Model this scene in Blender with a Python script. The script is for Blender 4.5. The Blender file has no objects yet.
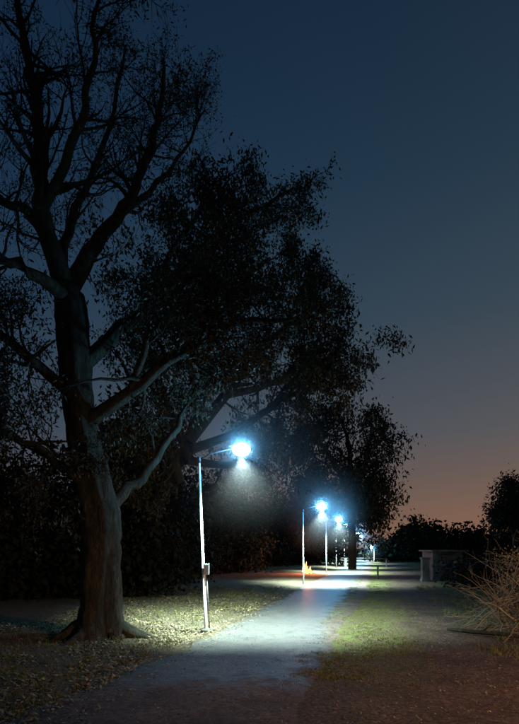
import bpy, math, random
import numpy as np
from mathutils import Vector, Matrix, noise
random.seed(7); rng=np.random.default_rng(7)
F=557.0; CX=259.5; HY=548.0; H=2.0; S=0.211
def P(px,py,d): return Vector(((px-CX)/F*d, d, H+(HY-py)/F*d))
def R(L,d,z=0.0): return Vector((S*d+L,d,z))
scene=bpy.context.scene
def link(o): scene.collection.objects.link(o); return o
# ---------------- materials
def newmat(n):
    m=bpy.data.materials.new(n); m.use_nodes=True
    nt=m.node_tree; b=nt.nodes["Principled BSDF"]; return m,nt,b
def N(nt,t,**k):
    n=nt.nodes.new(t)
    for a,v in k.items(): setattr(n,a,v)
    return n
def noise_n(nt,scale,detail=5,rough=.6,vec=None,dist=0):
    n=N(nt,"ShaderNodeTexNoise"); n.inputs["Scale"].default_value=scale; n.inputs["Detail"].default_value=detail
    n.inputs["Roughness"].default_value=rough; n.inputs["Distortion"].default_value=dist
    if vec is not None: nt.links.new(vec,n.inputs["Vector"])
    return n.outputs["Fac"]
def ramp(nt,fac,stops):
    r=N(nt,"ShaderNodeValToRGB"); e=r.color_ramp.elements
    while len(e)<len(stops): e.new(.5)
    for i,(p,c) in enumerate(stops):
        e[i].position=p; e[i].color=(*c,1) if len(c)==3 else c
    nt.links.new(fac,r.inputs["Fac"]); return r.outputs["Color"]
def mixc(nt,f,a,b,mode='MIX'):
    m=N(nt,"ShaderNodeMix",data_type='RGBA',blend_type=mode)
    if isinstance(f,(int,float)): m.inputs[0].default_value=f
    else: nt.links.new(f,m.inputs[0])
    for s,i in ((a,6),(b,7)):
        if isinstance(s,tuple): m.inputs[i].default_value=(*s,1)
        else: nt.links.new(s,m.inputs[i])
    return m.outputs[2]
def math_n(nt,op,a,b=None,clamp=False):
    m=N(nt,"ShaderNodeMath",operation=op,use_clamp=clamp)
    for s,i in ((a,0),(b,1)):
        if s is None: continue
        if isinstance(s,(int,float)): m.inputs[i].default_value=s
        else: nt.links.new(s,m.inputs[i])
    return m.outputs[0]
def bump(nt,b,h,strength=.5,dist=.02):
    n=N(nt,"ShaderNodeBump"); n.inputs["Strength"].default_value=strength; n.inputs["Distance"].default_value=dist
    nt.links.new(h,n.inputs["Height"]); nt.links.new(n.outputs[0],b.inputs["Normal"])
def pos(nt):
    return N(nt,"ShaderNodeNewGeometry").outputs["Position"]
def leafmat(name,c1,c2,rough=.6):
    m,nt,b=newmat(name); g=N(nt,"ShaderNodeNewGeometry")
    c=ramp(nt,g.outputs["Random Per Island"],[(0,c1),(1,c2)])
    nt.links.new(c,b.inputs["Base Color"]); b.inputs["Roughness"].default_value=rough
    b.inputs["Specular IOR Level"].default_value=.2
    return m
def plain(name,c,rough=.6,metal=0,var=.25,scale=6):
    m,nt,b=newmat(name)
    f=noise_n(nt,scale,6,.65,pos(nt))
    col=ramp(nt,f,[(.3,tuple(x*(1-var) for x in c)),(.7,tuple(min(1,x*(1+var)) for x in c))])
    nt.links.new(col,b.inputs["Base Color"]); b.inputs["Roughness"].default_value=rough; b.inputs["Metallic"].default_value=metal
    bump(nt,b,noise_n(nt,scale*8,4,.6,pos(nt)),.25,.01)
    return m
def emis(name,c,s):
    m=bpy.data.materials.new(name); m.use_nodes=True; nt=m.node_tree
    nt.nodes.remove(nt.nodes["Principled BSDF"]); e=N(nt,"ShaderNodeEmission")
    e.inputs[0].default_value=(*c,1); e.inputs[1].default_value=s
    nt.links.new(e.outputs[0],nt.nodes["Material Output"].inputs[0]); return m
m,nt,b=newmat("bark"); p_=pos(nt)
mp=N(nt,"ShaderNodeMapping"); mp.inputs["Scale"].default_value=(1,1,.3); nt.links.new(p_,mp.inputs[0])
f=noise_n(nt,11,8,.75,mp.outputs[0],.8); f2=noise_n(nt,1.6,5,.6,p_)
c=ramp(nt,f,[(.32,(.018,.016,.010)),(.5,(.06,.055,.036)),(.72,(.17,.155,.11))])
c=mixc(nt,ramp(nt,f2,[(.4,(0,)*3),(.6,(.7,)*3)]),c,(.035,.034,.018))
nt.links.new(c,b.inputs["Base Color"])
b.inputs["Roughness"].default_value=.9; b.inputs["Specular IOR Level"].default_value=.2; bump(nt,b,f,1.0,.16); BARK=m
BARKD=plain("bark_dark",(.018,.014,.010),.95)
LEAF_A=leafmat("leaf_brown_green",(.014,.017,.008),(.048,.042,.020))
LEAF_D=leafmat("leaf_dark",(.008,.011,.006),(.018,.022,.011),.9)
LITTER=leafmat("leaf_litter",(.09,.065,.03),(.32,.27,.15),.8)
GRAVEL=leafmat("grit",(.05,.035,.025),(.30,.22,.16),.85)
GRASSM=leafmat("grass_blade",(.06,.07,.02),(.17,.17,.06),.8)
TWIG=leafmat("dry_twig",(.12,.085,.055),(.38,.30,.21),.85)
WHITE=plain("white_paint",(.62,.63,.62),.5,0,.15,5)
STEEL=plain("galvanised_steel",(.30,.31,.32),.5,.3,.2,10)
DARKM=plain("dark_metal",(.05,.05,.055),.6)
PLASTER=plain("aged_plaster",(.09,.08,.07),.9,0,.5,2)
CONC=plain("concrete",(.09,.085,.078),.9,0,.3,3)
BRICKM=plain("brick",(.14,.06,.045),.9,0,.3,7)
# ---------------- mesh helpers
class MB:
    def __init__(s): s.v=[];s.f=[]
    def tube(s,pts,rad,sides=6,cap=True,flute=0):
        n=len(pts); base=len(s.v); up=Vector((.31,.95,.05)).normalized()
        for i,p in enumerate(pts):
            t=(pts[min(i+1,n-1)]-pts[max(i-1,0)])
            if t.length<1e-6: t=Vector((0,0,1))
            t.normalize(); a=t.cross(up)
            if a.length<.1: a=t.cross(Vector((1,0,0)))
            a.normalize(); c=t.cross(a)
            for k in range(sides):
                th=2*math.pi*k/sides
                r=rad[i]
                if flute: r*=1+flute*(noise.noise(Vector((math.cos(th)*1.6,math.sin(th)*1.6,p.z*.35)))*1.1+.5*noise.noise(Vector((math.cos(th)*4,math.sin(th)*4,p.z*.9+5))))
                s.v.append(p+(a*math.cos(th)+c*math.sin(th))*r)
        for i in range(n-1):
            for k in range(sides):
                k2=(k+1)%sides
                s.f.append((base+i*sides+k,base+i*sides+k2,base+(i+1)*sides+k2,base+(i+1)*sides+k))
        if cap:
            s.f.append(tuple(base+k for k in range(sides))[::-1]); s.f.append(tuple(base+(n-1)*sides+k for k in range(sides)))
    def box(s,c,sz,rot=0):
        base=len(s.v); cr,sr=math.cos(rot),math.sin(rot)
        for dz in(-.5,.5):
            for dx,dy in((-.5,-.5),(.5,-.5),(.5,.5),(-.5,.5)):
                x,y=dx*sz[0],dy*sz[1]
                s.v.append(Vector((c[0]+x*cr-y*sr,c[1]+x*sr+y*cr,c[2]+dz*sz[2])))
        for q in((0,3,2,1),(4,5,6,7),(0,1,5,4),(1,2,6,5),(2,3,7,6),(3,0,4,7)): s.f.append(tuple(base+i for i in q))
    def obj(s,name,mat,parent=None,smooth=True,bevel=0):
        me=bpy.data.meshes.new(name); me.from_pydata([tuple(v) for v in s.v],[],s.f); me.materials.append(mat)
        if smooth: me.polygons.foreach_set("use_smooth",[True]*len(me.polygons))
        o=link(bpy.data.objects.new(name,me))
        if bevel:
            b=o.modifiers.new("bevel","BEVEL"); b.width=bevel; b.segments=2
        if parent: o.parent=parent
        return o
def empty(name,loc=(0,0,0)):
    o=link(bpy.data.objects.new(name,None)); o.location=loc; return o
def quadmesh(name,V,mat,parent=None,nv=4):
    V=np.asarray(V,dtype=np.float32); n=V.shape[0]
    me=bpy.data.meshes.new(name); me.vertices.add(n*nv); me.vertices.foreach_set("co",V.reshape(-1))
    me.loops.add(n*nv); me.loops.foreach_set("vertex_index",np.arange(n*nv,dtype=np.int32))
    me.polygons.add(n); me.polygons.foreach_set("loop_start",np.arange(0,n*nv,nv,dtype=np.int32))
    me.polygons.foreach_set("loop_total",np.full(n,nv,dtype=np.int32))
    me.update(); me.validate(); me.materials.append(mat)
    o=link(bpy.data.objects.new(name,me)); 
    if parent: o.parent=parent
    return o
LAMP1=np.array(P(240,447,13.26))
def inclear(A):
    d3=A-LAMP1; h=np.linalg.norm(d3[:,:2],axis=1)
    return (np.linalg.norm(d3,axis=1)<1.1)|((h<1.9)&(d3[:,2]<.5)&(d3[:,2]>-3.5))|((h<3.3)&(d3[:,2]<-.8)&(d3[:,2]>-3.9))
def leaves(anchors,per,spread,size,droop=.4,aspect=.38):
    A=np.repeat(np.asarray(anchors,dtype=float),per,axis=0); n=len(A)
    A=A+rng.normal(0,spread,(n,3))
    A=A[~inclear(A)]; n=len(A)
    d=rng.normal(0,1,(n,3)); d[:,2]-=droop*1.5; d/=np.linalg.norm(d,axis=1)[:,None]
    r=rng.normal(0,1,(n,3)); w=np.cross(d,r); w/=np.linalg.norm(w,axis=1)[:,None]+1e-9
    L=(size*rng.uniform(.55,1.35,n))[:,None]
    q=np.stack([A,A+d*L*.45+w*L*aspect*.5,A+d*L,A+d*L*.5-w*L*aspect*.5],axis=1)
    return q
def rnd_dir():
    v=Vector(rng.normal(0,1,3)); v.normalize(); return v
def grow(mb,anch,p,d,length,r,level,maxl,up=.15,wob=.35,nch=5,minr=.006,shrink=.6):
    nseg=5 if level<maxl else 4
    pts=[p.copy()]; rad=[r]; d=d.normalized(); step=length/nseg
    for i in range(nseg):
        d=(d+rnd_dir()*wob*.55+Vector((0,0,up*.35))).normalized()
        p=p+d*step; pts.append(p.copy()); rad.append(max(minr*.6,r*(1-.8*(i+1)/nseg)))
    if inclear(np.array([q[:] for q in pts])).any(): return
    mb.tube(pts,rad,6 if r>.05 else (4 if r>.02 else 3),cap=False)
    if level>=maxl:
        for q in pts[1:]: anch.append(q[:])
        return
    k=max(2,int(nch*rng.uniform(.7,1.3)))
    for j in range(k):
        t=rng.uniform(.25,1.0); i=min(nseg-1,int(t*nseg)); f=t*nseg-i
        q=pts[i].lerp(pts[i+1],f); seg=(pts[i+1]-pts[i]).normalized()
        nd=(seg*.75+rnd_dir()*.85).normalized()
        grow(mb,anch,q,nd,length*shrink*rng.uniform(.7,1.2),max(minr,rad[i]*.55),level+1,maxl,up,wob,nch,minr,shrink)
def smooth_path(keys,sub=4,jit=.03):
    out=[];rr=[]
    n=len(keys)
    for i in range(n-1):
        p0=keys[max(i-1,0)][0];p1=keys[i][0];p2=keys[i+1][0];p3=keys[min(i+2,n-1)][0]
        for s in range(sub):
            t=s/sub
            q=.5*((2*p1)+(-p0+p2)*t+(2*p0-5*p1+4*p2-p3)*t*t+(-p0+3*p1-3*p2+p3)*t**3)
            rr.append(keys[i][1]*(1-t)+keys[i+1][1]*t); out.append(q+rnd_dir()*jit*(0 if i==0 else 1))
    out.append(keys[-1][0]);rr.append(keys[-1][1]); return out,rr

# ---------------- ground
def hterr(x,y):
    L=x-S*y
    n=noise.noise(Vector((x*.25,y*.25,0)))*.12+noise.noise(Vector((x*1.3,y*1.3,3)))*.05+noise.noise(Vector((x*4,y*4,9)))*.022
    if L<-4.2: k=min(1,(-4.2-L)/1.2)*.9
    elif L>-.9: k=min(1,(L+.9)/2.0)*.6
    else: k=0
    if y>90: k*=max(0,1-(y-90)/50)
    return max(-.06,n*k+ (.10*k if L<-4.2 else .02*k))-.01
xs=np.concatenate([[-900,-400,-200,-100,-60],np.arange(-40,-14,.8),np.arange(-14,16,.16),np.arange(16,50,.8),[60,100,200,400,900]])
ys=np.concatenate([[-300,-100,-40],np.arange(-20,4,1.0),np.arange(4,24,.16),np.arange(24,60,.5),np.arange(60,140,4),[200,300,500,900,1500]])
V=[(x,y,hterr(x,y)) for y in ys for x in xs]; nx=len(xs)
Fc=[(j*nx+i,j*nx+i+1,(j+1)*nx+i+1,(j+1)*nx+i) for j in range(len(ys)-1) for i in range(nx-1)]
me=bpy.data.meshes.new("ground"); me.from_pydata(V,[],Fc); me.polygons.foreach_set("use_smooth",[True]*len(me.polygons))
g=link(bpy.data.objects.new("ground",me))
def soilcol(nt,p_):
    nf=noise_n(nt,14,6,.8,p_); ns=noise_n(nt,1.1,6,.7,p_)
    c=ramp(nt,nf,[(.38,(.05,.033,.024)),(.62,(.25,.17,.125))])
    return mixc(nt,ramp(nt,ns,[(.38,(0,)*3),(.62,(.75,)*3)]),c,(.06,.041,.030)),nf
m,nt,b=newmat("ground_soil"); p_=pos(nt); sx=N(nt,"ShaderNodeSeparateXYZ"); nt.links.new(p_,sx.inputs[0])
L=math_n(nt,'SUBTRACT',sx.outputs[0],math_n(nt,'MULTIPLY',sx.outputs[1],S))
nb=noise_n(nt,.9,6,.7,p_); nm=noise_n(nt,2.2,8,.75,p_)
dirt,nf=soilcol(nt,p_)
Ln=math_n(nt,'ADD',L,math_n(nt,'MULTIPLY',math_n(nt,'SUBTRACT',nb,.5),2.6))
Lr=math_n(nt,'DIVIDE',math_n(nt,'ADD',Ln,10.0),20.0,True)
def lt(v): return (v+10)/20
moss=ramp(nt,nf,[(.35,(.045,.06,.014)),(.65,(.24,.25,.07))]); dry=ramp(nt,nf,[(.35,(.05,.04,.025)),(.65,(.25,.21,.13))])
zone=ramp(nt,Lr,[(0,(1,0,0)),(lt(-3.6),(1,0,0)),(lt(-3.0),(0,1,0)),(lt(.2),(0,1,0)),(lt(1.0),(0,0,1)),(lt(2.8),(0,0,1)),(lt(3.8),(0,1,0)),(1,(0,1,0))])
zs=N(nt,"ShaderNodeSeparateColor"); nt.links.new(zone,zs.inputs[0])
mz=math_n(nt,'MULTIPLY',zs.outputs[1],ramp(nt,nm,[(.42,(.1,)*3),(.55,(1,)*3)]))
near=ramp(nt,math_n(nt,'DIVIDE',sx.outputs[1],20.0,True),[(.38,(.15,)*3),(.54,(1,)*3)])
mz=math_n(nt,'MULTIPLY',mz,near)
c=mixc(nt,mz,dirt,moss); c=mixc(nt,math_n(nt,'MULTIPLY',zs.outputs[0],.85),c,dry)
nt.links.new(c,b.inputs["Base Color"]); b.inputs["Roughness"].default_value=.95; b.inputs["Specular IOR Level"].default_value=.2
bump(nt,b,math_n(nt,'ADD',nf,nm),1.0,.10); me.materials.append(m)
# road strip with ragged edges
rb=[];rf=[];yy=list(np.arange(-12,40,.18))+list(np.arange(40,260,2.0)); K=13
for i,y in enumerate(yy):
    nl=noise.noise(Vector((0,y*.8,1)))*.26+noise.noise(Vector((3,y*3.1,1)))*.14
    nr=noise.noise(Vector((9,y*.6,1)))*.32+noise.noise(Vector((5,y*2.9,1)))*.12
    Ll=-3.85+nl-.9*max(0,1-(y-4)/7 if y>4 else 1); Lr_=-.85+nr+(.5 if y>22 else .5*max(0,(y-14)/8))
    for k in range(K):
        t=k/(K-1); l=Ll+(Lr_-Ll)*t
        z=.010+.03*(1-(2*t-1)**2)-( .035 if k in(0,K-1) else 0)+noise.noise(Vector((l*1.2,y*.6,4)))*.014+noise.noise(Vector((l*3,y*2.2,4)))*.008
        rb.append((S*y+l,y,z))
for i in range(len(yy)-1):
    for k in range(K-1): rf.append((i*K+k,i*K+k+1,(i+1)*K+k+1,(i+1)*K+k))
me=bpy.data.meshes.new("road"); me.from_pydata(rb,[],rf); me.polygons.foreach_set("use_smooth",[True]*len(me.polygons))
road=link(bpy.data.objects.new("road",me))
m,nt,b=newmat("worn_asphalt"); p_=pos(nt); sx=N(nt,"ShaderNodeSeparateXYZ"); nt.links.new(p_,sx.inputs[0])
L=math_n(nt,'SUBTRACT',sx.outputs[0],math_n(nt,'MULTIPLY',sx.outputs[1],S))
n1=noise_n(nt,.8,6,.65,p_);n2=noise_n(nt,26,6,.85,p_);n3=noise_n(nt,2.6,8,.8,p_,.5); n4=noise_n(nt,1.3,8,.75,p_)
c=ramp(nt,n2,[(.38,(.04,.041,.038)),(.62,(.16,.157,.14))]); c=mixc(nt,ramp(nt,n1,[(.35,(0,)*3),(.65,(.5,)*3)]),c,(.12,.105,.085))
c=mixc(nt,ramp(nt,n3,[(.50,(0,)*3),(.60,(.6,)*3)]),c,(.035,.032,.027))
de=math_n(nt,'ADD',math_n(nt,'DIVIDE',math_n(nt,'ADD',L,2.0),1.3),math_n(nt,'MULTIPLY',math_n(nt,'SUBTRACT',n4,.5),3.0))
dn=math_n(nt,'ADD',math_n(nt,'DIVIDE',math_n(nt,'SUBTRACT',9.8,sx.outputs[1]),2.5),math_n(nt,'MULTIPLY',math_n(nt,'SUBTRACT',n4,.5),2.5))
dd_=math_n(nt,'MAXIMUM',de,dn,True)
soil,nf=soilcol(nt,p_)
c=mixc(nt,ramp(nt,dd_,[(.45,(0,)*3),(.9,(1,)*3)]),c,soil)
nt.links.new(c,b.inputs["Base Color"])
nt.links.new(ramp(nt,dd_,[(.4,(.5,)*3),(.9,(.95,)*3)]),b.inputs["Roughness"])
bump(nt,b,math_n(nt,'ADD',n2,math_n(nt,'MULTIPLY',n3,2.0)),1.0,.035); me.materials.append(m)

# ---------------- big tree 1
D0=12.1
T=empty("banyan_tree",P(100,642,D0))
mb=MB(); an_top=[];an_low=[]
def PK(px,py,dd,rp): return (P(px,py,D0+dd),rp/F*D0)
trunk=[PK(102,648,0,34),PK(101,632,0,23),PK(100,605,0,18),PK(100,560,0,16.5),PK(102,520,0,16),PK(94,475,.05,16),PK(84,430,.1,15.5),PK(77,380,.1,14.5),PK(72,330,.1,13),PK(67,290,.1,12)]
pts,rr=smooth_path(trunk,6,.02); 
mb.tube(pts,rr,24,cap=False,flute=.42)
limbs=[
 ([PK(67,292,.1,11),PK(52,245,-.2,9),PK(41,190,-.4,7.5),PK(37,120,-.6,5.5),PK(29,60,-.8,4),PK(20,0,-.9,3),PK(12,-70,-1,1.5)],'t'),
 ([PK(67,292,.1,9.5),PK(90,255,.3,8),PK(116,218,.6,6),PK(140,176,.9,4.5),PK(158,120,1.1,3),PK(163,60,1.4,1.6)],'t'),
 ([PK(55,252,-.1,7),PK(32,216,.2,5.5),PK(2,198,.5,4.5),PK(-50,170,.9,3),PK(-100,110,1,1.5)],'t'),
 ([PK(45,205,-.3,5),PK(72,150,-1,4),PK(88,90,-1.4,3),PK(95,30,-1.8,2),PK(105,-40,-2,1)],'t'),
 ([PK(75,372,.1,9),PK(122,328,.4,6.5),PK(168,288,.8,5),PK(208,242,1.1,3.6),PK(252,212,1.3,2.4),PK(300,188,1.5,1)],'m'),
 ([PK(84,425,.1,8.5),PK(130,392,-.3,6),PK(182,352,-.6,4.5),PK(236,326,-.8,3),PK(296,318,-1,1.3)],'l'),
 ([PK(80,400,.1,7),PK(40,368,-.5,5),PK(8,340,-1,4),PK(-40,318,-1.4,2.4)],'l'),
 ([PK(98,500,.1,6),PK(66,468,-.3,4.5),PK(24,440,-.7,3),PK(-10,428,-1,1.6)],'l'),
 ([PK(103,518,0,8),PK(122,494,.4,6),PK(148,470,.8,4.8),PK(176,430,1.2,3.6),PK(200,380,1.6,2)],'l'),
 ([PK(72,335,.1,7),PK(60,280,1.0,5.5),PK(75,210,1.8,4.2),PK(110,130,2.4,3),PK(125,50,2.8,1.4)],'t'),
 ([PK(68,300,.1,7),PK(30,270,-1.2,5),PK(-10,250,-2.0,3.5),PK(-60,200,-2.6,2)],'t'),
 ([PK(116,218,.6,4),PK(150,190,1.4,3),PK(185,150,2.0,2),PK(205,110,2.2,1)],'t'),
 ([PK(150,305,.7,4),PK(170,260,0,3),PK(195,215,-.6,2),PK(215,180,-1,1)],'m'),
 ([PK(130,392,-.3,4),PK(150,340,-1,3),PK(180,290,-1.4,2),PK(215,260,-1.6,1)],'l'),
]
for keys,kind in limbs:
    pts,rr=smooth_path(keys,4,.06); mb.tube(pts,rr,9,cap=False,flute=.2)
    n=len(pts); an=an_top if kind in 't' else an_low
    k=int(n*(1.25 if kind!='m' else 1.0))
    for j in range(k):
        t=rng.uniform(.28,1.0); i=min(n-2,int(t*(n-1)))
        q=pts[i].lerp(pts[i+1],rng.random()); seg=(pts[i+1]-pts[i]).normalized()
        nd=(seg*.6+rnd_dir()*.9+Vector((0,0,.25 if kind=='t' else -.02))).normalized()
        ln=rng.uniform(1.0,2.0)*(1.25-t*.75)*(.8 if kind=='m' else 1)
        grow(mb,an,q,nd,ln,max(.018,rr[i]*.45),1,3,.2 if kind=='t' else -.08,.5,5,.006,.62)
for a in range(9):  # roots
    th=a/9*2*math.pi+rng.uniform(-.25,.25); l=rng.uniform(.5,1.25); b0=P(101,640,D0); b0.z=.5
    kk=[(b0,.13)]
    for j in range(1,5):
        q=Vector((b0.x+math.cos(th)*l*j/4*1.0+.14*math.cos(th),b0.y+math.sin(th)*l*j/4,.0)); th+=rng.uniform(-.3,.3)
        q.z=hterr(q.x,q.y)+(.22,.09,.02,-.05)[j-1]; kk.append((q,(.18,.13,.085,.04)[j-1]))
    pts,rr=smooth_path(kk,3,.01); mb.tube(pts,rr,8,cap=False,flute=.3)
o=mb.obj("trunk_and_limbs",BARK); o.parent=T; o.matrix_parent_inverse=Matrix.Translation(-T.location)
def sub(a,k): 
    a=np.array(a); return a[rng.random(len(a))<k]
print("anchors",len(an_top),len(an_low))
q=np.concatenate([leaves(sub(an_top,.40),2,.05,.075),leaves(sub(an_top,.018),35,.14,.075),leaves(sub(an_low,.50),3,.09,.10,.8)])
cl=sub(an_low,.05); q=np.concatenate([q,leaves(cl,50,.14,.10,.9)])
o=quadmesh("foliage",q,LEAF_A); o.parent=T; o.matrix_parent_inverse=Matrix.Translation(-T.location)

# ---------------- generic leafy tree
def leafy_tree(name,base,keys_list,lvl,sublen,leafmat_,leaf,per,spread,nperlimb,droop=.7,up=.1,barkm=BARKD,clump=.06,nclump=40,shrink=.6,nch=5,keep=1.0):
    T=empty(name,base); mb=MB(); an=[]
    for li,keys in enumerate(keys_list):
        pts,rr=smooth_path(keys,4,.06); mb.tube(pts,rr,9,cap=False,flute=.15)
        n=len(pts)
        if li==0 and len(keys_list)>1: continue
        for j in range(nperlimb):
            t=rng.uniform(.2,1.0); i=min(n-2,int(t*(n-1)))
            seg=(pts[i+1]-pts[i]).normalized(); nd=(seg*.6+rnd_dir()*.95).normalized()
            grow(mb,an,pts[i].copy(),nd,sublen*rng.uniform(.6,1.2)*(1.2-.6*t),max(.02,rr[i]*.5),1,lvl,up,.5,nch,.008,shrink)
    a=np.array(an)
    q=np.concatenate([leaves(sub(a,keep),per,spread,leaf,droop),leaves(sub(an,clump),nclump,spread*1.7,leaf,droop)])
    for ob in (mb.obj("trunk_and_limbs",barkm),quadmesh("foliage",q,leafmat_)):
        ob.parent=T; ob.matrix_parent_inverse=Matrix.Translation(-T.location)
    print(name,len(an),len(q))
def K(px,py,d,rp): return (P(px,py,d),rp/F*d)
d=20
leafy_tree("mango_tree",P(145,598,24),[
 [K(145,600,24,7),K(148,560,24,6.5),K(160,500,23,6),K(190,440,d,6)],
 [K(190,440,d,6),K(225,395,d-.4,5),K(262,350,d-.8,4),K(300,318,d-1,2.5),K(332,300,d-1.2,1)],
 [K(190,440,d,6),K(205,380,d+.5,5),K(218,320,d+.8,3.5),K(245,280,d+1,2.5),K(270,258,d+1,1)],
 [K(225,395,d-.4,4),K(270,385,d-1.4,3),K(312,365,d-1.8,2),K(345,350,d-2,1)],
 [K(190,460,d,5),K(170,410,d+.4,4),K(150,350,d+.6,3),K(150,300,d+.4,1.5)],
 [K(190,450,d,5),K(240,430,d+1.4,4),K(280,400,d+2,3),K(318,385,d+2.2,1)],
 [K(200,400,d,4),K(185,340,d-1.4,3),K(200,290,d-1.8,2),K(225,258,d-2,1)],
 [K(180,480,d,5),K(170,450,d-.9,3.5),K(150,430,d-1.4,2),K(125,420,d-1.6,1)],
 [K(185,460,d,5),K(235,465,d+1.9,3.5),K(265,450,d+2.4,2),K(290,440,d+2.6,1)],
 [K(262,350,d-.8,3),K(285,325,d+.4,2.5),K(302,290,d+.8,2),K(312,272,d+1,1)],
],3,1.9,LEAF_A,.15,3,.10,13,droop=.9,up=-.02,clump=.065,nclump=50,keep=.6)
d=52
leafy_tree("eucalyptus_tree",P(352,570,d),[
 [K(352,572,d,4.5),K(352,530,d,4),K(348,490,d,3.5)],
 [K(348,490,d,3),K(332,460,d,2.4),K(318,440,d-1,1.8),K(305,425,d-1,.8)],
 [K(348,490,d,3),K(350,455,d+1,2.4),K(345,430,d+1,1.6),K(338,414,d+1,.8)],
 [K(348,500,d,3),K(362,475,d-1,2.2),K(368,448,d-1,1.6),K(374,428,d-1,.8)],
 [K(350,515,d,2.4),K(366,498,d,1.6),K(376,485,d,.8)],
 [K(350,505,d,2.4),K(325,490,d+1,1.6),K(305,475,d+1,.8)],
 [K(350,525,d,2.4),K(364,518,d,1.4),K(372,508,d,.8)],
 [K(350,500,d,2.4),K(330,500,d-1,1.6),K(308,505,d-1,.8)],
 [K(350,520,d,2.4),K(335,520,d-1,1.6),K(318,525,d-1,.8)],
],2,3.3,LEAF_D,.38,3,.3,16,droop=.9,up=0,clump=.2,nclump=36)
d=34
leafy_tree("neem_tree",P(518,575,d),[
 [K(518,580,d,4),K(517,550,d,3.5),K(514,525,d,3)],
 [K(514,525,d,2.5),K(508,505,d,2),K(508,488,d,1)],
 [K(514,525,d,2.5),K(525,500,d,2),K(530,480,d,1)],
 [K(514,532,d,2.5),K(508,520,d-.6,1.5),K(504,512,d-.6,.8)],
 [K(514,530,d,2.5),K(540,515,d+.6,2),K(560,500,d+.6,.8)],
],2,1.1,LEAF_D,.24,3,.18,14,droop=.6,clump=.2,nclump=30)

# ---------------- dark vegetation masses
def mass(name,centers,mat,leaf,dens,stems=True):
    Q=[]
    mbx=MB()
    for (x,y,z,rx,ry,rz) in centers:
        n=int(dens*rx*rz*4)
        u=rng.normal(0,1,(n,3)); u/=np.linalg.norm(u,axis=1)[:,None]
        lob=np.array([1+.5*noise.noise(Vector(a*2.2+np.array([x,y,z])))+.35*noise.noise(Vector(a*6+np.array([y,x,z]))) for a in u])
        rr=rng.uniform(.2,1.15,n)**.5*lob
        pp=u*rr[:,None]*np.array([rx,ry,rz])+np.array([x,y,z]); pp[:,2]=np.maximum(pp[:,2],.05)
        Q.append(leaves(pp,1,leaf*.5,leaf,.4,.55))
        if stems:
            for k in range(3):
                bx=x+rng.uniform(-.4,.4)*rx; by=y+rng.uniform(-.4,.4)*ry
                ps=[Vector((bx,by,-.1)),Vector((bx+rng.uniform(-.3,.3),by,z*.5)),Vector((bx+rng.uniform(-.6,.6),by,z+rz*.5)),Vector((bx+rng.uniform(-.9,.9),by,z+rz*1.1))]
                mbx.tube(ps,[.08,.06,.03,.01],5,cap=False)
    T=empty(name,(centers[0][0],centers[0][1],0))
    obs=[quadmesh("foliage",np.concatenate(Q),mat)]
    if stems: obs.append(mbx.obj("stems",BARKD))
    for ob in obs: ob.parent=T; ob.matrix_parent_inverse=Matrix.Translation(-T.location)
C=[]
for y in np.arange(24,85,2.0):
    h=rng.uniform(2.5,7.0)*(.75+.25*math.sin(y*.5)); L=-12.5-rng.uniform(0,3.5)+max(0,(y-24))*.07
    C.append((S*y+L,y,h*.5,rng.uniform(1.8,3.2),2.2,h*.58))
for k in range(24):
    x=rng.uniform(-24,-5.0); yy_=23.5+rng.uniform(-1,7); h=rng.uniform(4,7.5)
    C.append((x,yy_,h*.5,rng.uniform(1.8,3),2,h*.58))
for k in range(18):
    x=-22+k*1.02; C.append((x,22+rng.uniform(-.6,1.4),rng.uniform(.9,1.6),rng.uniform(1.5,2.3),1.5,rng.uniform(1.3,2.3)))
for px in np.arange(0,340,15):
    dd=rng.uniform(60,75); h=rng.uniform(7,10); p=P(px,548,dd); C.append((p.x,dd,h*.5,3.4,2.5,h*.55))
mass("undergrowth",C,LEAF_D,.28,105)
C=[]
for px in np.arange(385,530,7):
    dd=rng.uniform(80,110); top=533+rng.uniform(-6,10)-(14 if 412<px<436 else 0)
    p=P(px,top,dd); h=p.z; C.append((p.x,dd,h*.5,rng.uniform(2.5,4.5),3,h*.55))
mass("distant_treeline",C,LEAF_D,.7,26)
C=[]
for px in np.arange(462,640,12):
    dd=rng.uniform(24,30); h=rng.uniform(1.0,2.3); p=P(px,548,dd); C.append((p.x,dd,h*.45,1.2,1.1,h*.55))
mass("shrub_row",C,LEAF_D,.2,120)

# ---------------- leaf litter + grass
def ground_pts(n,Lmin,Lmax,ymin,ymax,patch=0):
    y=ymin+(ymax-ymin)*rng.random(n)**1.4; L=rng.uniform(Lmin,Lmax,n)
    x=S*y+L
    if patch:
        k=np.array([noise.noise(Vector((a*.9,b_*.5,2)))+.6*noise.noise(Vector((a*2.7,b_*1.6,7))) for a,b_ in zip(x,y)])>patch-1
        x,y,L=x[k],y[k],L[k]
    z=np.array([max(hterr(a,b_),-.01 if l<-4 or l>-.9 else .03) for a,b_,l in zip(x,y,L)])
    return np.stack([x,y,z],1)
def flatleaves(P_,size):
    n=len(P_); th=rng.uniform(0,2*math.pi,n); d=np.stack([np.cos(th),np.sin(th),rng.normal(0,.3,n)],1); w=np.stack([-np.sin(th),np.cos(th),rng.normal(0,.35,n)],1)
    L=(size*rng.uniform(.4,1.4,n))[:,None]; A=P_.copy(); A[:,2]+=.012+rng.random(n)*.02
    return np.stack([A,A+d*L*.5+w*L*.22,A+d*L,A+d*L*.45-w*L*.22],1)
q=np.concatenate([flatleaves(ground_pts(34000,-9.5,-3.9,6,26,.9),.07),flatleaves(ground_pts(9000,-9,-3.3,5,26),.055),flatleaves(ground_pts(2500,-3.9,3,5,24),.035)])
quadmesh("leaf_litter",q,LITTER)
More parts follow.
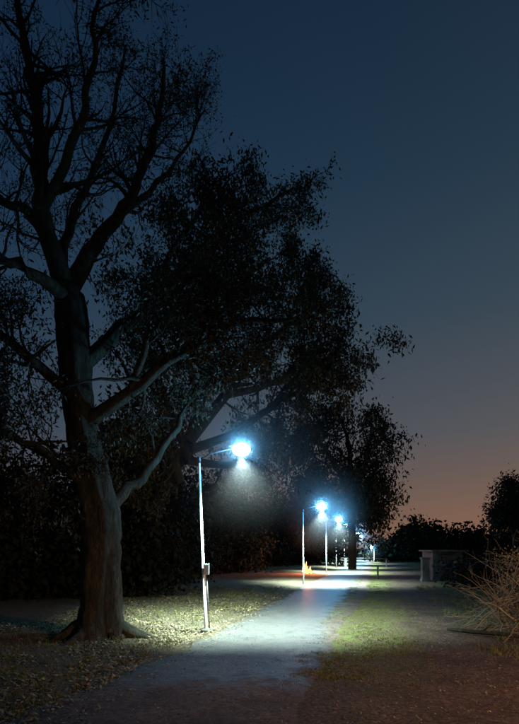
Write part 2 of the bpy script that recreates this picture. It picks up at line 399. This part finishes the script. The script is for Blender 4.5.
gp=np.concatenate([ground_pts(9000,-5,3,4.5,13),ground_pts(7000,-1.2,3.5,4.5,20)]); gp[:,2]-=.006
q=flatleaves(gp,.028); quadmesh("gravel",q,GRAVEL)
def blades(P_,h):
    n=len(P_); th=rng.uniform(0,2*math.pi,n); w=np.stack([np.cos(th),np.sin(th),0*th],1)*.006; up=np.stack([rng.normal(0,.5,n),rng.normal(0,.5,n),np.ones(n)],1)
    hh=(h*rng.uniform(.4,1.4,n))[:,None]
    return np.stack([P_-w,P_+w,P_+up*hh],1)
def tufts(n,k,*a):
    c=ground_pts(n,*a); c=np.repeat(c,k,axis=0); c[:,:2]+=rng.normal(0,.05,(len(c),2)); return c
q=np.concatenate([blades(tufts(3200,12,-1.4,.9,8.5,34,1.05),.028),blades(tufts(600,10,-1.4,1.3,8,34),.03),blades(tufts(1000,14,-8,-4.1,6,28),.09),blades(tufts(1800,12,2.0,7,8,30,.95),.12)])
quadmesh("grass",q,GRASSM,nv=3)

# ---------------- street lamps
LENS=emis("led_lens",(.50,.88,1.0),45); LENSF=emis("led_lens_far",(.4,.85,1.0),45)
def halomat(name,dens,g):
    mm=bpy.data.materials.new(name); mm.use_nodes=True; nt=mm.node_tree; nt.nodes.remove(nt.nodes["Principled BSDF"])
    tc=N(nt,"ShaderNodeTexCoord"); ln=N(nt,"ShaderNodeVectorMath",operation='LENGTH'); nt.links.new(tc.outputs["Object"],ln.inputs[0])
    k=math_n(nt,'SUBTRACT',1.0,ln.outputs["Value"],True); k=math_n(nt,'POWER',k,2.2)
    vs=N(nt,"ShaderNodeVolumeScatter"); nt.links.new(math_n(nt,'MULTIPLY',k,dens),vs.inputs["Density"]); vs.inputs["Anisotropy"].default_value=g; vs.inputs["Color"].default_value=(1,1,1,1)
    nt.links.new(vs.outputs[0],nt.nodes["Material Output"].inputs["Volume"]); return mm
HALO=halomat("lamp_halo_volume",.11,.92)  # scatter volume added only to give lamp heads a glow, not weather
def ball(name,c,r,mat,parent):
    mb=MB(); a,b_=12,20
    for j in range(a+1):
        ph=math.pi*j/a
        for k in range(b_):
            th=2*math.pi*k/b_; mb.v.append(c+Vector((math.sin(ph)*math.cos(th),math.sin(ph)*math.sin(th),math.cos(ph)))*r)
    for j in range(a):
        for k in range(b_):
            k2=(k+1)%b_; mb.f.append((j*b_+k,(j+1)*b_+k,(j+1)*b_+k2,j*b_+k2))
    return mb.obj(name,mat,parent)
def street_lamp(base,top,reach,near=False,power=2500,side=1,lensr=1.0,spill=.12,tilt=8):
    T=empty("street_lamp",base); t=Vector(top)-Vector(base)
    def at(f): return t*f
    mb=MB()
    mb.tube([at(0)+Vector((0,0,-.1)),at(.0)+Vector((0,0,0)),at(.36),at(.361),at(1)],[.042,.042,.042,.03,.026],12)
    mb.obj("pole",WHITE if near else STEEL,T)
    mb=MB(); ax=Vector((side,0.0,0))
    mb.tube([at(.985),at(1)+ax*reach*.3+Vector((0,0,.08)),at(1)+ax*(reach-.22)+Vector((0,0,.19))],[.015,.013,.012],8)
    mb.tube([at(.97)+Vector((0,0,-.02)),at(.995)+Vector((0,0,.03))],[.04,.04],12)
    mb.obj("bracket_arm",DARKM,T)
    hc=at(1)+ax*reach+Vector((0,0,.24))
    mb=MB(); n=14
    prof=[(-.26,.03,.02),(-.22,.05,.03),(-.05,.08,.045),(.12,.09,.05),(.22,.07,.04),(.25,.03,.02)]
    for (x,w,h) in prof:
        for k in range(n):
            th=2*math.pi*k/n; z=math.sin(th)*h; z=z if z>0 else z*.25
            mb.v.append(hc+Vector((x*side,math.cos(th)*w,z+.02)))
    for i in range(len(prof)-1):
        for k in range(n):
            k2=(k+1)%n; mb.f.append((i*n+k,i*n+k2,(i+1)*n+k2,(i+1)*n+k))
    mb.f.append(tuple(range(n))); mb.f.append(tuple((len(prof)-1)*n+k for k in range(n)))
    mb.obj("lamp_housing",DARKM,T)
    o=ball("led_diffuser",Vector((0,0,0)),.13*lensr,LENS if near else LENSF,T); o.location=hc+Vector((.03*side,0,-.045*lensr)); o.scale=(1.15,.9,.85)
    zb=-.16*lensr-.015
    if near:
        mb=MB(); c=at(.36); mb.box(c+Vector((.07,-.02,-.02)),(.13,.11,.26)); mb.box(c+Vector((.07,-.078,-.02)),(.10,.006,.22)); mb.obj("control_box",STEEL,T,False,.008)
        mb=MB(); mb.tube([Vector((.09,.02,-.05)),at(.33)+Vector((.07,.0,0))],[.012,.012],6); mb.tube([Vector((0,0,-.05)),Vector((0,0,.06))],[.13,.12],14); mb.obj("conduit_and_footing",CONC,T)
    ld=bpy.data.lights.new("led_light","SPOT"); ld.energy=power; ld.color=(.74,1.0,.96) ; ld.spot_size=math.radians(116); ld.spot_blend=.8; ld.shadow_soft_size=.05
    lo=link(bpy.data.objects.new("led_light",ld)); lo.parent=T; lo.location=hc+Vector((.03*side,0,zb)); lo.rotation_euler=(math.radians(tilt),math.radians(-6)*side,0)
    ld=bpy.data.lights.new("led_spill","POINT"); ld.energy=power*spill; ld.color=(.10,.50,1.0); ld.shadow_soft_size=.08
    lo=link(bpy.data.objects.new("led_spill",ld)); lo.parent=T; lo.location=hc+Vector((.03*side,-.14*lensr,-.08))
    r=2.6 if near else 3.2
    o=ball("halo_ball",Vector((0,0,0)),1.0,HALO,T); o.location=hc+Vector((.03*side,0,.10)); o.scale=(r,r,r)  # added scattering ball around the head, shapes the lamp's glare halo
    return T
d=1114/(632-548); b_=P(206,632,d); b_.z=.03; street_lamp(b_,P(199,457,d),.98,True,9500,spill=.042,tilt=19,lensr=1.4)
for dd,pw in ((31,13000),(45,13000),(56,11000),(70,11000),(88,11000),(110,11000)):
    b_=R(-4.1,dd); street_lamp(b_,b_+Vector((-.02,0,4.15)),1.0,False,pw,1,1.8,.06,4)
b_=P(374,548,78); b_.z=0; street_lamp(b_,b_+Vector((0,0,1.9)),.3,False,2500,-1,1.8,.2)
# warm street lamp standing out of frame on the right
T=empty("sodium_street_lamp",(9.5,2.5,0)); mb=MB(); mb.tube([Vector((0,0,-.1)),Vector((0,0,4.4)),Vector((-.8,0,4.7))],[.06,.04,.03],10); mb.obj("pole",STEEL,T)
mb=MB(); mb.tube([Vector((-.7,0,4.72)),Vector((-.95,0,4.74)),Vector((-1.3,0,4.76))],[.05,.12,.06],12); mb.obj("lamp_housing",STEEL,T)
ld=bpy.data.lights.new("sodium_light","SPOT"); ld.energy=3400; ld.color=(1,.54,.27); ld.shadow_soft_size=.15; ld.spot_size=math.radians(96); ld.spot_blend=.9
lo=link(bpy.data.objects.new("sodium_light",ld)); lo.parent=T; lo.location=(-1.0,0,4.5)
lo.rotation_euler=(Vector((5.0,9.0,0))-Vector((8.5,2.5,4.5))).to_track_quat('-Z','Y').to_euler()

# ---------------- brushwood pile on the right
T=empty("brushwood_pile",(6.6,13,0)); mb=MB()
for i in range(800):
    x=rng.uniform(-1.0,2.8); y=rng.uniform(-.6,1.4); l=rng.uniform(.35,1.5); hmax=1.0+1.2*min(1,max(0,(x+.9)/1.0))
    p=Vector((x,y,rng.uniform(0,hmax*.85))); dr=Vector((rng.normal(0,.8),rng.normal(0,.6),rng.normal(.15,.6))).normalized()
    pts=[p]; 
    for k in range(4):
        dr=(dr+rnd_dir()*.2+Vector((0,0,-.04))).normalized(); p=p+dr*l/4; p.z=max(.02,p.z); pts.append(p.copy())
    r0=rng.uniform(.003,.011)*(2.4 if rng.random()<.06 else 1); mb.tube(pts,[r0,r0*.9,r0*.75,r0*.55,r0*.3],4,cap=False)
    for k in range(4):
        q0=pts[rng.integers(1,5)]; dq=(dr+rnd_dir()*.8).normalized(); mb.tube([q0,q0+dq*.14,q0+dq*.26+rnd_dir()*.03],[r0*.5,r0*.35,r0*.15],3,cap=False)
mb.obj("branches",TWIG,T)
A=np.stack([rng.uniform(-.7,2.6,2200)+6.6,rng.uniform(-.5,1.3,2200)+13,rng.uniform(.05,1.9,2200)],1)
o=quadmesh("dry_leaves",leaves(A,3,.1,.07,.6),LITTER); o.parent=T; o.matrix_parent_inverse=Matrix.Translation(-T.location)
T=empty("fallen_log",P(470,634,12.8)); T.location.z=.03
mb=MB(); mb.tube([Vector((-.35,.5,.03)),Vector((-.2,.25,.05)),Vector((0,.05,.05)),Vector((.5,-.5,.07)),Vector((.95,-.95,.04))],[.03,.05,.055,.05,.03],9,flute=.3); mb.tube([Vector((.2,-.2,.06)),Vector((.45,-.05,.22))],[.03,.015],6); mb.obj("log",BARK,T)

# ---------------- small hut, posts, barrier
hd=38; c=P(442,548,hd); T=empty("roadside_hut",(c.x,hd,0))
mb=MB(); W,Dp,Hh=2.0,2.4,1.75
mb.box((-W/2+.08,0,Hh/2),(.16,Dp,Hh)); mb.box((W/2-.08,0,Hh/2),(.16,Dp,Hh)); mb.box((0,Dp/2-.08,Hh/2),(W-.32,.16,Hh))
mb.box((-W/2+.36,-Dp/2+.08,Hh/2),(.4,.16,Hh)); mb.box((W/2-.41,-Dp/2+.08,Hh/2),(.5,.16,Hh)); mb.box((-.025,-Dp/2+.08,Hh-.1),(.77,.16,.2)); mb.obj("walls",PLASTER,T,False,.01)
mb=MB(); mb.box((0,-.15,Hh+.06),(W+.4,Dp+.7,.1)); mb.obj("roof_slab",CONC,T,False,.02)
mb=MB(); mb.box((-.025,-Dp/2+.1,.77),(.75,.05,1.54)); mb.obj("door",DARKM,T,False,.01)
for px,dd,w in ((425,33,.42),(438,34,.75)):
    c=P(px,548,dd); T=empty("gate_pillar",(c.x,dd,0)); mb=MB(); hh=1.35 if w<.5 else .9; mb.box((0,0,hh/2),(w,.4,hh)); mb.box((0,0,hh+.05),(w+.1,.5,.1)); mb.box((0,0,.1),(w+.06,.46,.2)); mb.obj("pillar",PLASTER,T,False,.015)
c=P(452,548,33); T=empty("boundary_wall",(c.x+4.2,33,0)); mb=MB(); mb.box((0,0,.5),(8,.2,1.0)); mb.box((0,0,1.04),(8.1,.28,.08))
for k in range(5): mb.box((-3.9+k*1.95,0,.6),(.3,.3,1.2))
mb.obj("wall",BRICKM,T,False,.01)
bd=60; T=empty("boom_barrier",R(-3.4,bd)); mb=MB()
mb.box((0,0,.45),(.28,.28,.9)); mb.box((4.4,0,.4),(.1,.1,.8)); mb.obj("posts",STEEL,T,False,.01)
mb=MB(); mb.tube([Vector((-.5,0,.92)),Vector((4.5,0,.83))],[.04,.03],8); mb.obj("bar",STEEL,T)
T=empty("marker_post",R(0.05,36)); mb=MB(); mb.tube([Vector((0,0,-.1)),Vector((0,0,.8)),Vector((0,0,.84))],[.06,.06,.03],10); mb.obj("post",CONC,T)
# fire
T=empty("campfire",P(306,548,42)); T.location.z=0; mb=MB()
for k in range(7):
    a=k*.9; mb.tube([Vector((.45*math.cos(a),.45*math.sin(a),.03)),Vector((0,0,.25))],[.05,.03],6)
mb.obj("logs",BARKD,T); mb=MB()
for k in range(11):
    a=k*2.4; r=.17*(k%3); hh=rng.uniform(.25,.75)*(1.2-r*1.6); x,y=r*math.cos(a),r*math.sin(a)
    mb.tube([Vector((x,y,.05)),Vector((x+.03,y,.15)),Vector((x-.03,y,.2+hh*.5)),Vector((x+.04,y,.2+hh))],[.12,.16,.08,.005],7)
mb.obj("flames",emis("flame",(1,.22,.06),7),T)
ld=bpy.data.lights.new("fire_light","POINT"); ld.energy=700; ld.color=(1,.28,.08); ld.shadow_soft_size=.2
lo=link(bpy.data.objects.new("fire_light",ld)); lo.parent=T; lo.location=(0,-.3,.9)

# ---------------- world
w=bpy.data.worlds.new("World"); scene.world=w; w.use_nodes=True; nt=w.node_tree; bg=nt.nodes["Background"]
tc=N(nt,"ShaderNodeTexCoord"); sx=N(nt,"ShaderNodeSeparateXYZ"); nt.links.new(tc.outputs["Generated"],sx.inputs[0])
rmp=ramp(nt,sx.outputs[2],[(0,(.265,.130,.078)),(.05,(.215,.118,.082)),(.12,(.150,.104,.090)),(.20,(.092,.092,.102)),(.38,(.040,.062,.086)),(.55,(.019,.040,.067)),(.72,(.0105,.024,.046)),(1,(.005,.012,.027))])
az=ramp(nt,math_n(nt,'ADD',math_n(nt,'MULTIPLY',sx.outputs[0],.8),.5,True),[(0,(.32,.58,.86)),(.5,(.72,.88,1)),(1,(1.18,1.1,1.02))])
rmp=mixc(nt,1.0,rmp,az,'MULTIPLY')
sky=N(nt,"ShaderNodeTexSky",sky_type='NISHITA'); sky.sun_disc=False; sky.sun_elevation=math.radians(-4); sky.sun_rotation=math.radians(25)
sc=mixc(nt,1.0,sky.outputs[0],(.01,.01,.01),'MULTIPLY')
nt.links.new(mixc(nt,1.0,rmp,sc,'ADD'),bg.inputs[0]); bg.inputs[1].default_value=1.0
# ---------------- camera
cd=bpy.data.cameras.new("camera"); cam=link(bpy.data.objects.new("camera",cd)); cam.location=(0,0,H); cam.rotation_euler=(math.radians(90),0,0)
cd.sensor_fit='VERTICAL'; cd.sensor_height=36; cd.sensor_width=36; cd.lens=F/724*36; cd.shift_y=(HY-362)/724; cd.clip_end=4000; cd.clip_start=.05
scene.camera=cam
scene.view_settings.view_transform='Standard'; scene.view_settings.look='None'; scene.view_settings.exposure=0
